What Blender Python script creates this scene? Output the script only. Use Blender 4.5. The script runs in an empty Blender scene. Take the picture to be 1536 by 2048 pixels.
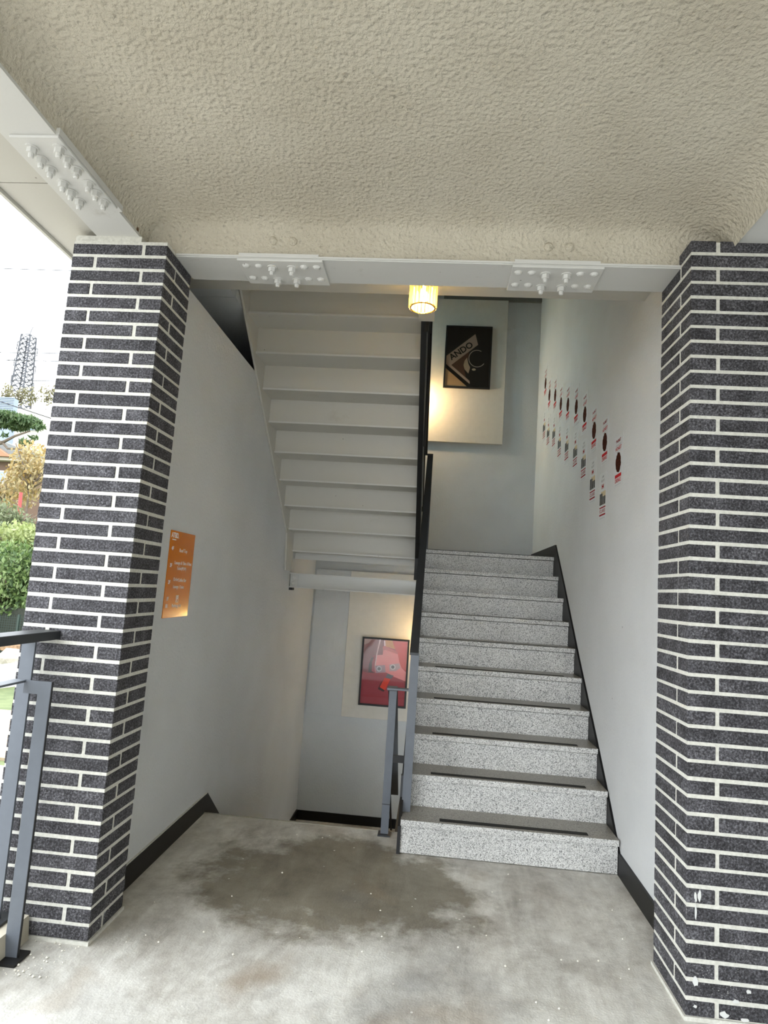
import bpy, bmesh, math, random
from mathutils import Vector, Matrix, Euler
random.seed(7)
S = bpy.context.scene
COL = S.collection
# ------------------------------------------------------------------ camera
cam_d = bpy.data.cameras.new('camera'); cam = bpy.data.objects.new('camera', cam_d); COL.objects.link(cam)
cam_d.sensor_fit = 'VERTICAL'; cam_d.sensor_height = 36.0; cam_d.lens = 36.0*1255.7/2048
cam_d.clip_start = .02; cam_d.clip_end = 600
cam.matrix_world = Matrix(((0.99503279, -0.05660815, 0.08188562, 1.193),
                           (0.07423502, -0.12609458, -0.98923674, -2.4195),
                           (0.0663242, 0.99040177, -0.12126594, 1.3804),
                           (0, 0, 0, 1)))
S.camera = cam
# ------------------------------------------------------------------ sky, exposure
S.view_settings.view_transform = 'Standard'; S.view_settings.look = 'None'
S.view_settings.gamma = 1.0; S.view_settings.use_curve_mapping = False
S.view_settings.exposure = 2.80
W = bpy.data.worlds.new('overcast_sky'); S.world = W; W.use_nodes = True
wn = W.node_tree.nodes; wn.clear()
wo = wn.new('ShaderNodeOutputWorld'); wb = wn.new('ShaderNodeBackground')
wb.inputs['Color'].default_value = (0.89, 0.945, 1.0, 1); wb.inputs['Strength'].default_value = 1.0
W.node_tree.links.new(wb.outputs[0], wo.inputs[0])

# ------------------------------------------------------------------ materials
def srgb(r, g, b):
    f = lambda c: (c/255/12.92) if c/255 <= .04045 else ((c/255+.055)/1.055)**2.4
    return (f(r), f(g), f(b), 1)
MATS = {}
class NT:
    def __init__(s, name):
        s.m = bpy.data.materials.new(name); s.m.use_nodes = True; s.t = s.m.node_tree; s.n = s.t.nodes
        s.b = s.n['Principled BSDF']; MATS[name] = s.m
    def new(s, typ, **kw):
        n = s.n.new(typ)
        for k, v in kw.items():
            if k.startswith('i_'):
                n.inputs[k[2:].replace('_', ' ')].default_value = v
            else: setattr(n, k, v)
        return n
    def link(s, a, b): s.t.links.new(a, b)
    def coord(s, kind='Object', scale=(1, 1, 1)):
        c = s.new('ShaderNodeTexCoord'); m = s.new('ShaderNodeMapping'); m.inputs['Scale'].default_value = scale
        s.link(c.outputs[kind], m.inputs[0]); return m.outputs[0]
    def pos(s, scale=(1, 1, 1)):
        c = s.new('ShaderNodeNewGeometry'); m = s.new('ShaderNodeMapping'); m.inputs['Scale'].default_value = scale
        s.link(c.outputs['Position'], m.inputs[0]); return m.outputs[0]
    def noise(s, vec, scale, detail=4, rough=.55, dist=0):
        n = s.new('ShaderNodeTexNoise'); n.inputs['Scale'].default_value = scale; n.inputs['Detail'].default_value = detail
        n.inputs['Roughness'].default_value = rough; n.inputs['Distortion'].default_value = dist
        s.link(vec, n.inputs['Vector']); return n.outputs['Fac']
    def voro(s, vec, scale, feature='F1', out='Distance', rnd=1.0):
        n = s.new('ShaderNodeTexVoronoi'); n.feature = feature; n.inputs['Scale'].default_value = scale
        n.inputs['Randomness'].default_value = rnd
        s.link(vec, n.inputs['Vector']); return n.outputs[out]
    def ramp(s, fac, stops, interp='LINEAR'):
        r = s.new('ShaderNodeValToRGB'); r.color_ramp.interpolation = interp; e = r.color_ramp.elements
        while len(e) < len(stops): e.new(.5)
        for el, (p, c) in zip(e, stops):
            el.position = p; el.color = c if len(c) == 4 else (*c, 1)
        s.link(fac, r.inputs[0]); return r.outputs[0]
    def mix(s, fac, a, b, mode='MIX'):
        m = s.new('ShaderNodeMix', data_type='RGBA', blend_type=mode)
        for k, v in ((0, fac), (6, a), (7, b)):
            if hasattr(v, 'is_linked'): s.link(v, m.inputs[k])
            else: m.inputs[k].default_value = v
        return m.outputs[2]
    def math(s, op, a, b=0.0):
        m = s.new('ShaderNodeMath', operation=op)
        for k, v in ((0, a), (1, b)):
            if hasattr(v, 'is_linked'): s.link(v, m.inputs[k])
            else: m.inputs[k].default_value = v
        return m.outputs[0]
    def bump(s, h, dist=.01, strength=1.0):
        b = s.new('ShaderNodeBump'); b.inputs['Distance'].default_value = dist; b.inputs['Strength'].default_value = strength
        s.link(h, b.inputs['Height']); s.link(b.outputs[0], s.b.inputs['Normal'])
    def col(s, c):
        if hasattr(c, 'is_linked'): s.link(c, s.b.inputs['Base Color'])
        else: s.b.inputs['Base Color'].default_value = c
    def set(s, **kw):
        for k, v in kw.items(): s.b.inputs[k.replace('_', ' ')].default_value = v
def plain(name, c, rough=.6, metal=0.0, spec=.5):
    t = NT(name); t.col(c); t.set(Roughness=rough, Metallic=metal); t.b.inputs['Specular IOR Level'].default_value = spec
    return t.m
def g3(v): return (v, v, v, 1)

def mat_coat():        # sprayed, lumpy ceiling coat
    t = NT('sprayed_coat'); p = t.pos()
    a = t.noise(p, 62, 3, .55, 0); b = t.voro(p, 70, 'SMOOTH_F1'); c = t.noise(p, 2.5, 4)
    h = t.math('ADD', t.math('MULTIPLY', a, 1.0), t.math('MULTIPLY', b, .55))
    t.bump(h, .012, .9)
    base = t.ramp(c, [(.3, srgb(188, 180, 162)), (.7, srgb(201, 194, 177))])
    pits = t.ramp(a, [(.28, g3(.7)), (.38, g3(1))])
    spots = t.voro(p, 2.6); sm = t.ramp(spots, [(.018, g3(1)), (.035, g3(0))])
    col = t.mix(1.0, base, pits, 'MULTIPLY'); col = t.mix(sm, col, srgb(95, 70, 45))
    t.col(col); t.set(Roughness=.95); return t.m
def mat_wall(name='white_plaster', c1=(199, 200, 199), c2=(208, 209, 208)):
    t = NT(name); p = t.pos(); a = t.noise(p, 60, 4, .6); st = t.noise(p, 1.6, 5, .6)
    b = t.ramp(st, [(.3, srgb(*c1)), (.7, srgb(*c2))])
    d = t.ramp(t.voro(p, 3.1), [(.012, g3(.45)), (.02, g3(1))])
    t.col(t.mix(1.0, b, d, 'MULTIPLY')); t.bump(t.math('ADD', a, t.noise(t.pos((1, 1, .35)), 170, 2)), .003, .8); t.set(Roughness=.85); return t.m
def mat_brick():
    t = NT('dark_brick'); p = t.pos(); oi = t.new('ShaderNodeObjectInfo')
    a = t.noise(p, 125, 4, .75); big = t.noise(p, 14, 3)
    sm = t.math('ADD', t.math('MULTIPLY', a, .85), t.math('MULTIPLY', big, .26))
    c = t.ramp(sm, [(.42, srgb(26, 25, 26)), (.54, srgb(62, 60, 63)), (.64, srgb(98, 97, 101)), (.78, srgb(150, 150, 152))])
    v = t.ramp(oi.outputs['Random'], [(0, g3(.82)), (1, g3(1.15))])
    c = t.mix(1.0, c, v, 'MULTIPLY')
    # salt bloom and paint specks near the ground
    sep = t.new('ShaderNodeSeparateXYZ'); t.link(p, sep.inputs[0])
    low = t.ramp(sep.outputs[2], [(.02, g3(1)), (.34, g3(0))])
    sp = t.ramp(t.voro(p, 120), [(.16, g3(1)), (.26, g3(0))])
    cl = t.ramp(t.noise(p, 9, 3), [(.46, g3(0)), (.62, g3(1))])
    f = t.math('MULTIPLY', t.math('MULTIPLY', low, sp), cl)
    c = t.mix(f, c, srgb(205, 205, 200)); t.col(c)
    t.bump(a, .006, 1.0); t.set(Roughness=.92); return t.m
def mat_mortar():
    t = NT('pale_mortar'); p = t.pos(); a = t.noise(p, 90, 4); t.col(t.ramp(a, [(.3, srgb(190, 188, 178)), (.7, srgb(212, 210, 200))]))
    t.bump(a, .002, .7); t.set(Roughness=.95); return t.m
def mat_floor():
    t = NT('worn_concrete'); p = t.pos()
    a = t.noise(p, 1.7, 8, .72, .6); b = t.noise(p, 11, 8, .75); s = t.noise(t.pos((2.2, .5, 1)), 5, 5, .6, 1.2); fine = t.noise(p, 120, 3)
    f = t.math('ADD', t.math('MULTIPLY', a, .55), t.math('ADD', t.math('MULTIPLY', b, .28), t.math('MULTIPLY', s, .22)))
    c = t.ramp(f, [(.36, srgb(134, 129, 119)), (.45, srgb(172, 167, 157)), (.53, srgb(198, 195, 186)), (.62, srgb(222, 220, 212))])
    # trodden grime, ragged outline; its tone also paints in dimmer light by the stairs
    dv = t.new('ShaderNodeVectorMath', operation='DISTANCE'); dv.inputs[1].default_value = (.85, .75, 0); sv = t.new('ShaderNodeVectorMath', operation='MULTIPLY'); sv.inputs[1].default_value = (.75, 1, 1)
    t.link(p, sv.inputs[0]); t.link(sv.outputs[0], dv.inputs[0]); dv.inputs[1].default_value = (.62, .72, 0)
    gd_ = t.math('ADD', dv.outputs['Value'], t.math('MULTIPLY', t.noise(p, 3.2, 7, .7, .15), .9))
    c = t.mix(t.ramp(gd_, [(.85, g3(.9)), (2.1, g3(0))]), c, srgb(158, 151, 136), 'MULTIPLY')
    rust = t.ramp(t.noise(p, 2.3, 3, .5, .4), [(.60, g3(0)), (.74, g3(.55))])
    c = t.mix(rust, c, srgb(138, 116, 88))
    gr = t.ramp(t.noise(p, 1.3, 7, .7, .8), [(.50, g3(0)), (.70, g3(.4))]); c = t.mix(gr, c, srgb(96, 95, 96))
    fl = t.voro(p, 15); fm = t.math('MULTIPLY', t.ramp(fl, [(.05, g3(1)), (.09, g3(0))]), t.ramp(t.noise(p, 5, 3), [(.52, g3(0)), (.56, g3(1))]))
    c = t.mix(fm, c, srgb(222, 220, 212))
    dk = t.ramp(t.voro(p, 21), [(.03, g3(1)), (.05, g3(0))]); c = t.mix(t.math('MULTIPLY', dk, t.ramp(t.noise(p, 4, 2), [(.55, g3(0)), (.6, g3(.8))])), c, srgb(40, 38, 36))
    t.col(c); t.bump(t.math('ADD', fine, t.math('MULTIPLY', b, 2)), .0025, .6)
    t.link(t.ramp(f, [(.4, g3(.42)), (.7, g3(.7))]), t.b.inputs['Roughness']); return t.m
def mat_granite(name, lo, mid, hi, rough):
    t = NT(name); p = t.pos(); a = t.voro(p, 260, 'F1', 'Color'); n = t.noise(p, 210, 3, .7)
    bw = t.new('ShaderNodeRGBToBW'); t.link(a, bw.inputs[0])
    f = t.math('ADD', t.math('MULTIPLY', bw.outputs[0], .62), t.math('MULTIPLY', n, .38))
    c = t.ramp(f, [(.28, lo), (.42, mid), (.66, hi)])
    st = t.ramp(t.noise(p, 5, 4), [(.3, g3(.9)), (.7, g3(1.06))]); t.col(t.mix(1.0, c, st, 'MULTIPLY'))
    t.set(Roughness=rough); return t.m
def mat_leaf(name, cols, rough=.55):
    t = NT(name); g = t.new('ShaderNodeNewGeometry')
    n = len(cols); t.col(t.ramp(g.outputs['Random Per Island'], [(i/(n-1), srgb(*c)) for i, c in enumerate(cols)]))
    t.set(Roughness=rough); t.b.inputs['Subsurface Weight'].default_value = 0
    tr = t.new('ShaderNodeBsdfTranslucent'); t.link(t.b.inputs['Base Color'].links[0].from_socket, tr.inputs[0])
    mx = t.new('ShaderNodeMixShader'); mx.inputs[0].default_value = .35
    out = [k for k in t.n if k.type == 'OUTPUT_MATERIAL'][0]
    t.link(t.b.outputs[0], mx.inputs[1]); t.link(tr.outputs[0], mx.inputs[2]); t.link(mx.outputs[0], out.inputs[0]); return t.m
def mat_painted(name, c, rough=.5, amp=.06):
    t = NT(name); p = t.pos(); n = t.noise(p, 18, 4); r, g, b, _ = c
    t.col(t.ramp(n, [(.3, (r*(1-amp), g*(1-amp), b*(1-amp), 1)), (.7, (r*(1+amp), g*(1+amp), b*(1+amp), 1))]))
    t.bump(n, .001, .4); t.set(Roughness=rough); return t.m
def mat_stained(name, c, stain, scale=7):   # white steel paint with grime blotches and specks
    t = NT(name); p = t.pos(); n = t.noise(p, scale, 6, .7); s = t.ramp(n, [(.62, g3(0)), (.78, g3(.5))])
    sp = t.ramp(t.voro(p, 9), [(.02, g3(.8)), (.04, g3(0))])
    k = t.mix(s, c, stain); t.col(t.mix(sp, k, srgb(95, 82, 66))); t.set(Roughness=.6); t.bump(t.noise(p, 50, 3), .0012, .5); return t.m
def mat_emit(name, c, strength):
    t = NT(name); t.b.inputs['Emission Color'].default_value = c; t.b.inputs['Emission Strength'].default_value = strength; t.col(c); return t.m
def mat_glass(name, tint=(1, 1, 1, 1), gloss=.12):
    t = NT(name); out = [k for k in t.n if k.type == 'OUTPUT_MATERIAL'][0]
    tr = t.new('ShaderNodeBsdfTransparent'); tr.inputs[0].default_value = tint
    gl = t.new('ShaderNodeBsdfGlossy'); gl.inputs['Roughness'].default_value = .03
    lw = t.new('ShaderNodeLayerWeight'); lw.inputs[0].default_value = .3
    mx = t.new('ShaderNodeMixShader'); t.link(t.math('ADD', t.math('MULTIPLY', lw.outputs['Fresnel'], .6), gloss*.3), mx.inputs[0])
    t.link(tr.outputs[0], mx.inputs[1]); t.link(gl.outputs[0], mx.inputs[2]); t.link(mx.outputs[0], out.inputs[0]); return t.m

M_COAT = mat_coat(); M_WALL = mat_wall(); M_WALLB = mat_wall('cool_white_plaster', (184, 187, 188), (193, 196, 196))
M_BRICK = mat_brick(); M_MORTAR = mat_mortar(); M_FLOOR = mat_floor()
M_GRAN = mat_granite('flamed_granite', srgb(92, 91, 90), srgb(176, 175, 171), srgb(214, 213, 209), .7)
M_GRANT = mat_granite('trodden_granite', srgb(96, 92, 84), srgb(134, 129, 119), srgb(158, 154, 144), .32)
M_BLACKST = plain('black_polished_stone', srgb(11, 11, 12), .4, 0, .25)
M_STEELW = mat_stained('white_steel_paint', srgb(204, 203, 198), srgb(150, 142, 124))
M_SOFF = mat_stained('white_soffit_paint', srgb(192, 189, 180), srgb(160, 154, 138), 4)
M_GREYST = mat_painted('grey_steel_paint', srgb(92, 97, 104), .45)
M_DARKST = mat_painted('dark_steel_paint', srgb(40, 42, 45), .45)
M_BLACKM = mat_painted('black_metal', srgb(13, 13, 14), .55)
M_STRIP = plain('black_grip_tape', srgb(26, 25, 22), .85)
M_PANEL = mat_painted('off_white_board', srgb(200, 196, 186), .7, .03)
M_PAPER = plain('poster_paper', srgb(207, 209, 209), .8, 0, .2)
M_RED = plain('red_ink', srgb(190, 45, 48), .9, 0, .08); M_DRED = plain('dark_red_ink', srgb(150, 40, 45), .9, 0, .08)
M_INK = plain('black_ink', srgb(12, 11, 11), .9, 0, .08); M_GINK = plain('grey_ink', srgb(150, 150, 150), .9, 0, .08)
M_CREAM = plain('cream_ink', srgb(205, 180, 120), .9, 0, .08)
M_WHITEINK = plain('white_ink', srgb(236, 232, 222), .6)
M_GLASS = mat_glass('picture_glass'); M_WGLASS = mat_glass('tinted_window_glass', (.74, .93, .97, 1))  # glass of the added window, tinted to cool the light it lets in

# ------------------------------------------------------------------ geometry helpers
def link(o, parent=None):
    COL.objects.link(o)
    if parent is not None: o.parent = parent
    return o
def tag(o, label=None, cat=None, group=None, kind=None):
    if label: o['label'] = label
    if cat: o['category'] = cat
    if group: o['group'] = group
    if kind: o['kind'] = kind
    return o
def empty(name, loc=(0, 0, 0), label=None, cat=None, group=None, kind=None):
    o = bpy.data.objects.new(name, None); o.empty_display_size = .1; link(o); o.location = loc
    bpy.context.view_layer.update() if False else None
    return tag(o, label, cat, group, kind)
class MB:
    """collects vertices and faces in world coordinates"""
    def __init__(s): s.v = []; s.f = []; s.mi = []; s.cur = 0
    def poly(s, pts):
        n = len(s.v); s.v += [tuple(p) for p in pts]; s.f.append(tuple(range(n, n+len(pts)))); s.mi.append(s.cur)
    def box(s, a, b):
        (x0, y0, z0), (x1, y1, z1) = a, b; n = len(s.v)
        s.v += [(x0, y0, z0), (x1, y0, z0), (x1, y1, z0), (x0, y1, z0), (x0, y0, z1), (x1, y0, z1), (x1, y1, z1), (x0, y1, z1)]
        s.f += [(n, n+3, n+2, n+1), (n+4, n+5, n+6, n+7), (n, n+1, n+5, n+4), (n+1, n+2, n+6, n+5), (n+2, n+3, n+7, n+6), (n+3, n, n+4, n+7)]
        s.mi += [s.cur]*6; return s
    def prism(s, pts, axis, a, b):
        """pts: 2D outline in the two remaining axes (order XYZ), extruded a..b along axis"""
        def p3(u, v, w): return {'X': (w, u, v), 'Y': (u, w, v), 'Z': (u, v, w)}[axis]
        n = len(s.v); k = len(pts)
        s.v += [p3(u, v, a) for u, v in pts]+[p3(u, v, b) for u, v in pts]
        s.f.append(tuple(range(n+k-1, n-1, -1))); s.f.append(tuple(range(n+k, n+2*k))); s.mi += [s.cur]*2
        for i in range(k):
            j = (i+1) % k; s.f.append((n+i, n+j, n+k+j, n+k+i)); s.mi.append(s.cur)
        return s
    def bar(s, p, q, w, h=None, up=(0, 0, 1)):
        """rectangular bar from p to q; w across, h along up"""
        h = h or w; p = Vector(p); q = Vector(q); d = (q-p).normalized(); u = Vector(up)
        side = d.cross(u)
        if side.length < 1e-4: side = d.cross(Vector((0, 1, 0)))
        side.normalize(); u = side.cross(d).normalized(); n = len(s.v)
        for c in (p, q):
            for a, b in ((-1, -1), (1, -1), (1, 1), (-1, 1)): s.v.append(tuple(c+side*a*w/2+u*b*h/2))
        s.f += [(n, n+1, n+2, n+3), (n+7, n+6, n+5, n+4)]+[(n+i, n+4+i, n+4+(i+1) % 4, n+(i+1) % 4) for i in range(4)]
        s.mi += [s.cur]*6; return s
    def tube(s, pts, r, seg=8, caps=True):
        pts = [Vector(p) for p in pts]; rr = r if isinstance(r, (list, tuple)) else [r]*len(pts); n0 = len(s.v)
        for i, p in enumerate(pts):
            d = (pts[min(i+1, len(pts)-1)]-pts[max(i-1, 0)]).normalized()
            a = d.cross(Vector((0, 0, 1)));  a = a if a.length > 1e-3 else d.cross(Vector((0, 1, 0))); a.normalize(); b = a.cross(d)
            for k in range(seg):
                t = 2*math.pi*k/seg; s.v.append(tuple(p+(a*math.cos(t)+b*math.sin(t))*rr[i]))
        for i in range(len(pts)-1):
            for k in range(seg):
                k2 = (k+1) % seg; s.f.append((n0+i*seg+k, n0+i*seg+k2, n0+(i+1)*seg+k2, n0+(i+1)*seg+k)); s.mi.append(s.cur)
        if caps:
            s.f.append(tuple(range(n0+seg-1, n0-1, -1))); e = n0+(len(pts)-1)*seg; s.f.append(tuple(range(e, e+seg))); s.mi += [s.cur]*2
        return s
    def lathe(s, prof, c, seg=24, axis='Z'):
        n0 = len(s.v); cx, cy, cz = c
        for r, h in prof:
            for k in range(seg):
                t = 2*math.pi*k/seg; a, b = r*math.cos(t), r*math.sin(t)
                s.v.append({'Z': (cx+a, cy+b, cz+h), 'Y': (cx+a, cy+h, cz+b), 'X': (cx+h, cy+a, cz+b)}[axis])
        for i in range(len(prof)-1):
            for k in range(seg):
                k2 = (k+1) % seg; s.f.append((n0+i*seg+k, n0+i*seg+k2, n0+(i+1)*seg+k2, n0+(i+1)*seg+k)); s.mi.append(s.cur)
        return s
    def mesh(s, name, mats):
        me = bpy.data.meshes.new(name); me.from_pydata(s.v, [], s.f)
        for m in (mats if isinstance(mats, (list, tuple)) else [mats]): me.materials.append(m)
        if max(s.mi, default=0): me.polygons.foreach_set('material_index', s.mi)
        bm = bmesh.new(); bm.from_mesh(me); bmesh.ops.recalc_face_normals(bm, faces=bm.faces); bm.to_mesh(me); bm.free()
        me.update(); return me
    def build(s, name, mats, parent=None, smooth=False, origin=None, bevel=0):
        """world-coordinate mesh; the object's origin goes to the base of the mesh"""
        if origin is None:
            xs = [v[0] for v in s.v]; ys = [v[1] for v in s.v]; zs = [v[2] for v in s.v]
            origin = ((min(xs)+max(xs))/2, (min(ys)+max(ys))/2, min(zs))
        s.v = [(x-origin[0], y-origin[1], z-origin[2]) for x, y, z in s.v]
        me = s.mesh(name, mats)
        if bevel:
            bm = bmesh.new(); bm.from_mesh(me)
            bmesh.ops.bevel(bm, geom=list(bm.edges), offset=bevel, segments=1, affect='EDGES', clamp_overlap=True); bm.to_mesh(me); bm.free()
        if smooth:
            me.polygons.foreach_set('use_smooth', [True]*len(me.polygons))
        o = bpy.data.objects.new(name, me); link(o)
        if parent is not None:
            o.parent = parent; o.location = Vector(origin)-wpos(parent)
        else: o.location = origin
        return o
def wpos(o):
    v = Vector(o.location)
    while o.parent is not None: o = o.parent; v += Vector(o.location)
    return v
def box(name, a, b, mat, parent=None, bevel=0): return MB().box(a, b).build(name, mat, parent, bevel=bevel)
def place(name, me, loc, parent=None, rot=None):
    o = bpy.data.objects.new(name, me); link(o)
    if parent is not None: o.parent = parent; o.location = Vector(loc)-wpos(parent)
    else: o.location = loc
    if rot: o.rotation_euler = rot
    return o
def struct(o): o['kind'] = 'structure'; return o
def text_mesh(body, size, extrude=.0004, align='CENTER', bold=False, sx=1.0, shear=0):
    cu = bpy.data.curves.new('lettering', 'FONT'); cu.body = body; cu.size = size; cu.extrude = extrude
    cu.align_x = align; cu.align_y = 'CENTER'; cu.resolution_u = 3; cu.shear = shear
    if bold: cu.offset = size*.018
    o = bpy.data.objects.new('lettering', cu); COL.objects.link(o); dg = bpy.context.evaluated_depsgraph_get()
    me = bpy.data.meshes.new_from_object(o.evaluated_get(dg)); bpy.data.objects.remove(o); bpy.data.curves.remove(cu)
    if sx != 1.0: me.transform(Matrix.Diagonal((sx, 1, 1, 1)))
    me.name = 'lettering'; return me
R_WALL_R = Matrix(((0, 0, -1), (-1, 0, 0), (0, 1, 0))).to_euler()     # text plane on the right wall, seen from -X
R_WALL_L = Matrix(((0, 0, 1), (1, 0, 0), (0, 1, 0))).to_euler()       # text plane on the left wall, seen from +X
R_BACK = Matrix(((1, 0, 0), (0, 0, -1), (0, 1, 0))).to_euler()        # text plane on the back wall, seen from -Y
def lettering(body, size, loc, rot, mat, parent, **kw):
    me = text_mesh(body, size, **kw); me.materials.append(mat)
    return place('lettering', me, loc, parent, rot)

# ------------------------------------------------------------------ measured layout (metres)
P = .06; NL = 46; NR = 47; H = NL*P+.01
LW = .4165; LD = .264; XR = 2.134; YR = -.017; RD = .315
XL = -.077; XRW = 2.243; YB = 4.38
YS = 1.102; RI = .1748; TR = .2227; XS0 = 1.105; XS1 = 2.229; YE = 1.392
ZLAND = 10*RI; YLAND = YS+9*TR
ZDN = -1.05; ZCEIL = 2.92; ZFL = 2.76; ZSOF = 3.0; YSOF = .87; ZF2 = 3.5; ZTOP = 6.4
# ------------------------------------------------------------------ setting
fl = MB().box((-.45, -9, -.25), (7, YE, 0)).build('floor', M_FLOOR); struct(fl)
box('nosing_strip', (XL, YE-.012, -.012), (1.06, YE+.004, .003), plain('worn_metal_edge', srgb(160, 155, 140), .4, .4), fl)
# ceiling: sprayed coat turning down over the beam sides
cm = MB()
xs = [-.135, -.125, -.105, -.06, 0.03, .3]; dz = [-.12, -.075, -.035, -.01, 0, 0]
xsr = [1.9, 2.12, 2.2, 2.25, 2.285, 2.3]; dzr = [0, 0, -.01, -.035, -.075, -.12]
XSS = xs+[.7, 1.1, 1.5]+xsr; DZ = dz+[0, 0, 0]+dzr
pr2 = [(-8.5, 0), (-4, 0), (-2, 0), (-1, 0), (-.5, 0), (-.2, 0), (-.06, 0), (.02, -.004), (.055, -.012), (.075, -.025), (.088, -.045), (.1, -.10), (.1, -.16)]
for i in range(len(XSS)-1):
    for j in range(len(pr2)-1):
        q = []
        for (ii, jj) in ((i, j), (i+1, j), (i+1, j+1), (i, j+1)):
            q.append((XSS[ii], pr2[jj][0], ZCEIL+min(DZ[ii], pr2[jj][1])))
        cm.poly(q)
me_fix = cm
ceil = cm.build('ceiling', M_COAT, smooth=True); struct(ceil)
bm = bmesh.new(); bm.from_mesh(ceil.data); bmesh.ops.remove_doubles(bm, verts=bm.verts, dist=1e-4); bmesh.ops.recalc_face_normals(bm, faces=bm.faces); bm.to_mesh(ceil.data); bm.free()
cr = box('ceiling_bay', (2.52, -8.5, ZCEIL), (7, .1, ZCEIL+.05), M_COAT, ceil)
sl = box('slab', (-.56, -8.5, 3.02), (7, YSOF, ZF2), M_SOFF, ceil)
box('soffit', (-.36, .28, ZSOF), (XRW, YSOF, 3.02), M_SOFF, ceil)
box('slab_edge', (-.36, YSOF, 3.2), (1.02, 1.09, ZF2), M_SOFF, ceil)
# walls
wl = MB().box((XL-.2, LD, -1.4), (XL, YB+.2, 2.78)).build('wall_left', M_WALL); struct(wl)
box('upper_wall', (XL-.2, 1.75, 3.06), (XL, 3.1, ZTOP), M_WALLB, wl)
box('window_sill_wall', (XL-.2, 3.1, 2.78), (XL, YB, 3.3), M_WALLB, wl)
box('window_head', (XL-.2, 3.1, 4.7), (XL, YB+.2, ZTOP), M_WALLB, wl)
box('outer_panel', (-.40, LD, 2.5), (-.36, 2.75, ZF2), mat_painted('grey_panel', srgb(120, 120, 118), .7), wl)
box('recess_end', (-.36, 2.70, 2.5), (XL-.013, 2.75, 3.06), M_WALLB, wl)
box('recess_lid', (-.36, .88, 3.06), (XL-.002, 1.09, 3.198), M_WALLB, wl)  # unseen lids, added to keep stairwell light out of the recess
box('recess_lid', (-.36, 1.095, 3.06), (XL-.002, 1.75, 3.5), M_WALLB, wl)
box('recess_lid', (-.36, 1.75, 3.06), (XL-.2, 2.75, 3.5), M_WALLB, wl)
box('recess_cheek', (XL-.012, 1.62, 2.78), (XL-.002, 2.75, 3.06), M_WALLB, wl)  # unseen cheek, added to shut light out of the recess
box('recess_floor', (-.36, LD, 2.5), (XL-.2, 2.75, 2.55), M_WALLB, wl)
wr = MB().box((XRW, YR+RD-.02, -1.4), (XRW+.2, YB+.2, ZTOP)).build('wall_right', M_WALL); struct(wr)
wk = MB().box((XL-.2, YB, -1.4), (XRW+.2, YB+.2, ZTOP)).build('wall_back', M_WALLB); struct(wk)
wf = MB().box((-.56, -.4, ZF2), (XRW+.2, -.2, ZTOP)).build('wall_front', M_WALLB); struct(wf)
box('return_wall', (XL-.2, -.2, ZF2), (XL, 1.75, ZTOP), M_WALLB, wf)
box('return_wall', (XRW, -.2, ZF2), (XRW+.2, .3, ZTOP), M_WALLB, wf)
rf = MB().box((-.56, -.4, ZTOP), (XRW+.2, YB+.2, ZTOP+.2)).build('roof', M_WALLB); struct(rf)
w1 = empty('window_1', (XL-.1, 3.74, 3.3), kind='structure')  # unseen window, added to give the stairwell walls their cool tint
for a, b in (((3.1, 3.3), (YB, 3.36)), ((3.1, 4.64), (YB, 4.70)), ((3.1, 3.36), (3.16, 4.64)), ((YB-.06, 3.36), (YB, 4.64)), ((3.71, 3.36), (3.77, 4.64))):
    box('window_frame', (XL-.14, a[0], a[1]), (XL-.08, b[0], b[1]), M_BLACKM, w1)
for y0, y1 in ((3.16, 3.71), (3.77, YB-.06)): box('pane', (XL-.112, y0, 3.36), (XL-.106, y1, 4.64), M_WGLASS, w1)
ws_ = MB().box((XR+LW-.02, .30, 0), (3.7, .5, ZCEIL+.1)).build('wall_side', M_WALLB); struct(ws_)
wo_ = MB().box((3.5, -8.5, 0), (3.7, .1, ZCEIL)).build('wall_outer', M_WALLB); struct(wo_)  # unseen wall, added to cut the light from the right
# baseboards
bl = MB()
bl.prism([(LD, 0), (YE+.03, 0), (YE+.03, .102), (LD, .102)], 'X', XL-.004, XL+.012)
bl = bl.build('baseboard_left', M_BLACKST); struct(bl)
SL = RI/TR
MB().prism([(YE+.03, -.12), (YE+.03+1.15/SL*1, -.12-1.15), (3.1, -1.05), (3.1, -.95), (2.78, -.95), (YE+.03, .105)], 'X', XL-.004, XL+.012).build('stair_skirting', M_BLACKST, bl)
box('landing_skirting', (XL-.004, 3.1, -1.05), (XL+.012, YB, -.955), M_BLACKST, bl)
MB().prism([(LD, .102), (YE+.03, .102), (YE+.03, .106), (LD, .106)], 'X', XL-.002, XL+.009).build('edge_bead', M_MORTAR, bl)
br_ = MB().prism([(YR+RD-.02, 0), (YS, 0), (YS, .108), (YR+RD-.02, .07+.03)], 'X', XRW-.012, XRW+.004).build('baseboard_right', M_BLACKST); struct(br_)
MB().prism([(YS, 0), (YLAND, 9*RI), (YLAND+.02, ZLAND), (YB, ZLAND), (YB, ZLAND+.1), (3.067, 1.852), (2.669, 1.506), (2.1, .990), (1.6, .566), (1.29, .29), (YS, .108)], 'X', XRW-.0125, XRW+.004).build('stair_skirting', M_BLACKST, br_)
bb = box('baseboard_back', (1.0, YB-.014, ZLAND), (XRW-.0125, YB+.004, ZLAND+.09), M_BLACKST); struct(bb)
box('landing_skirting', (XL+.012, YB-.014, ZDN), (XRW, YB+.004, -.958), M_BLACKST, bb)
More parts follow.
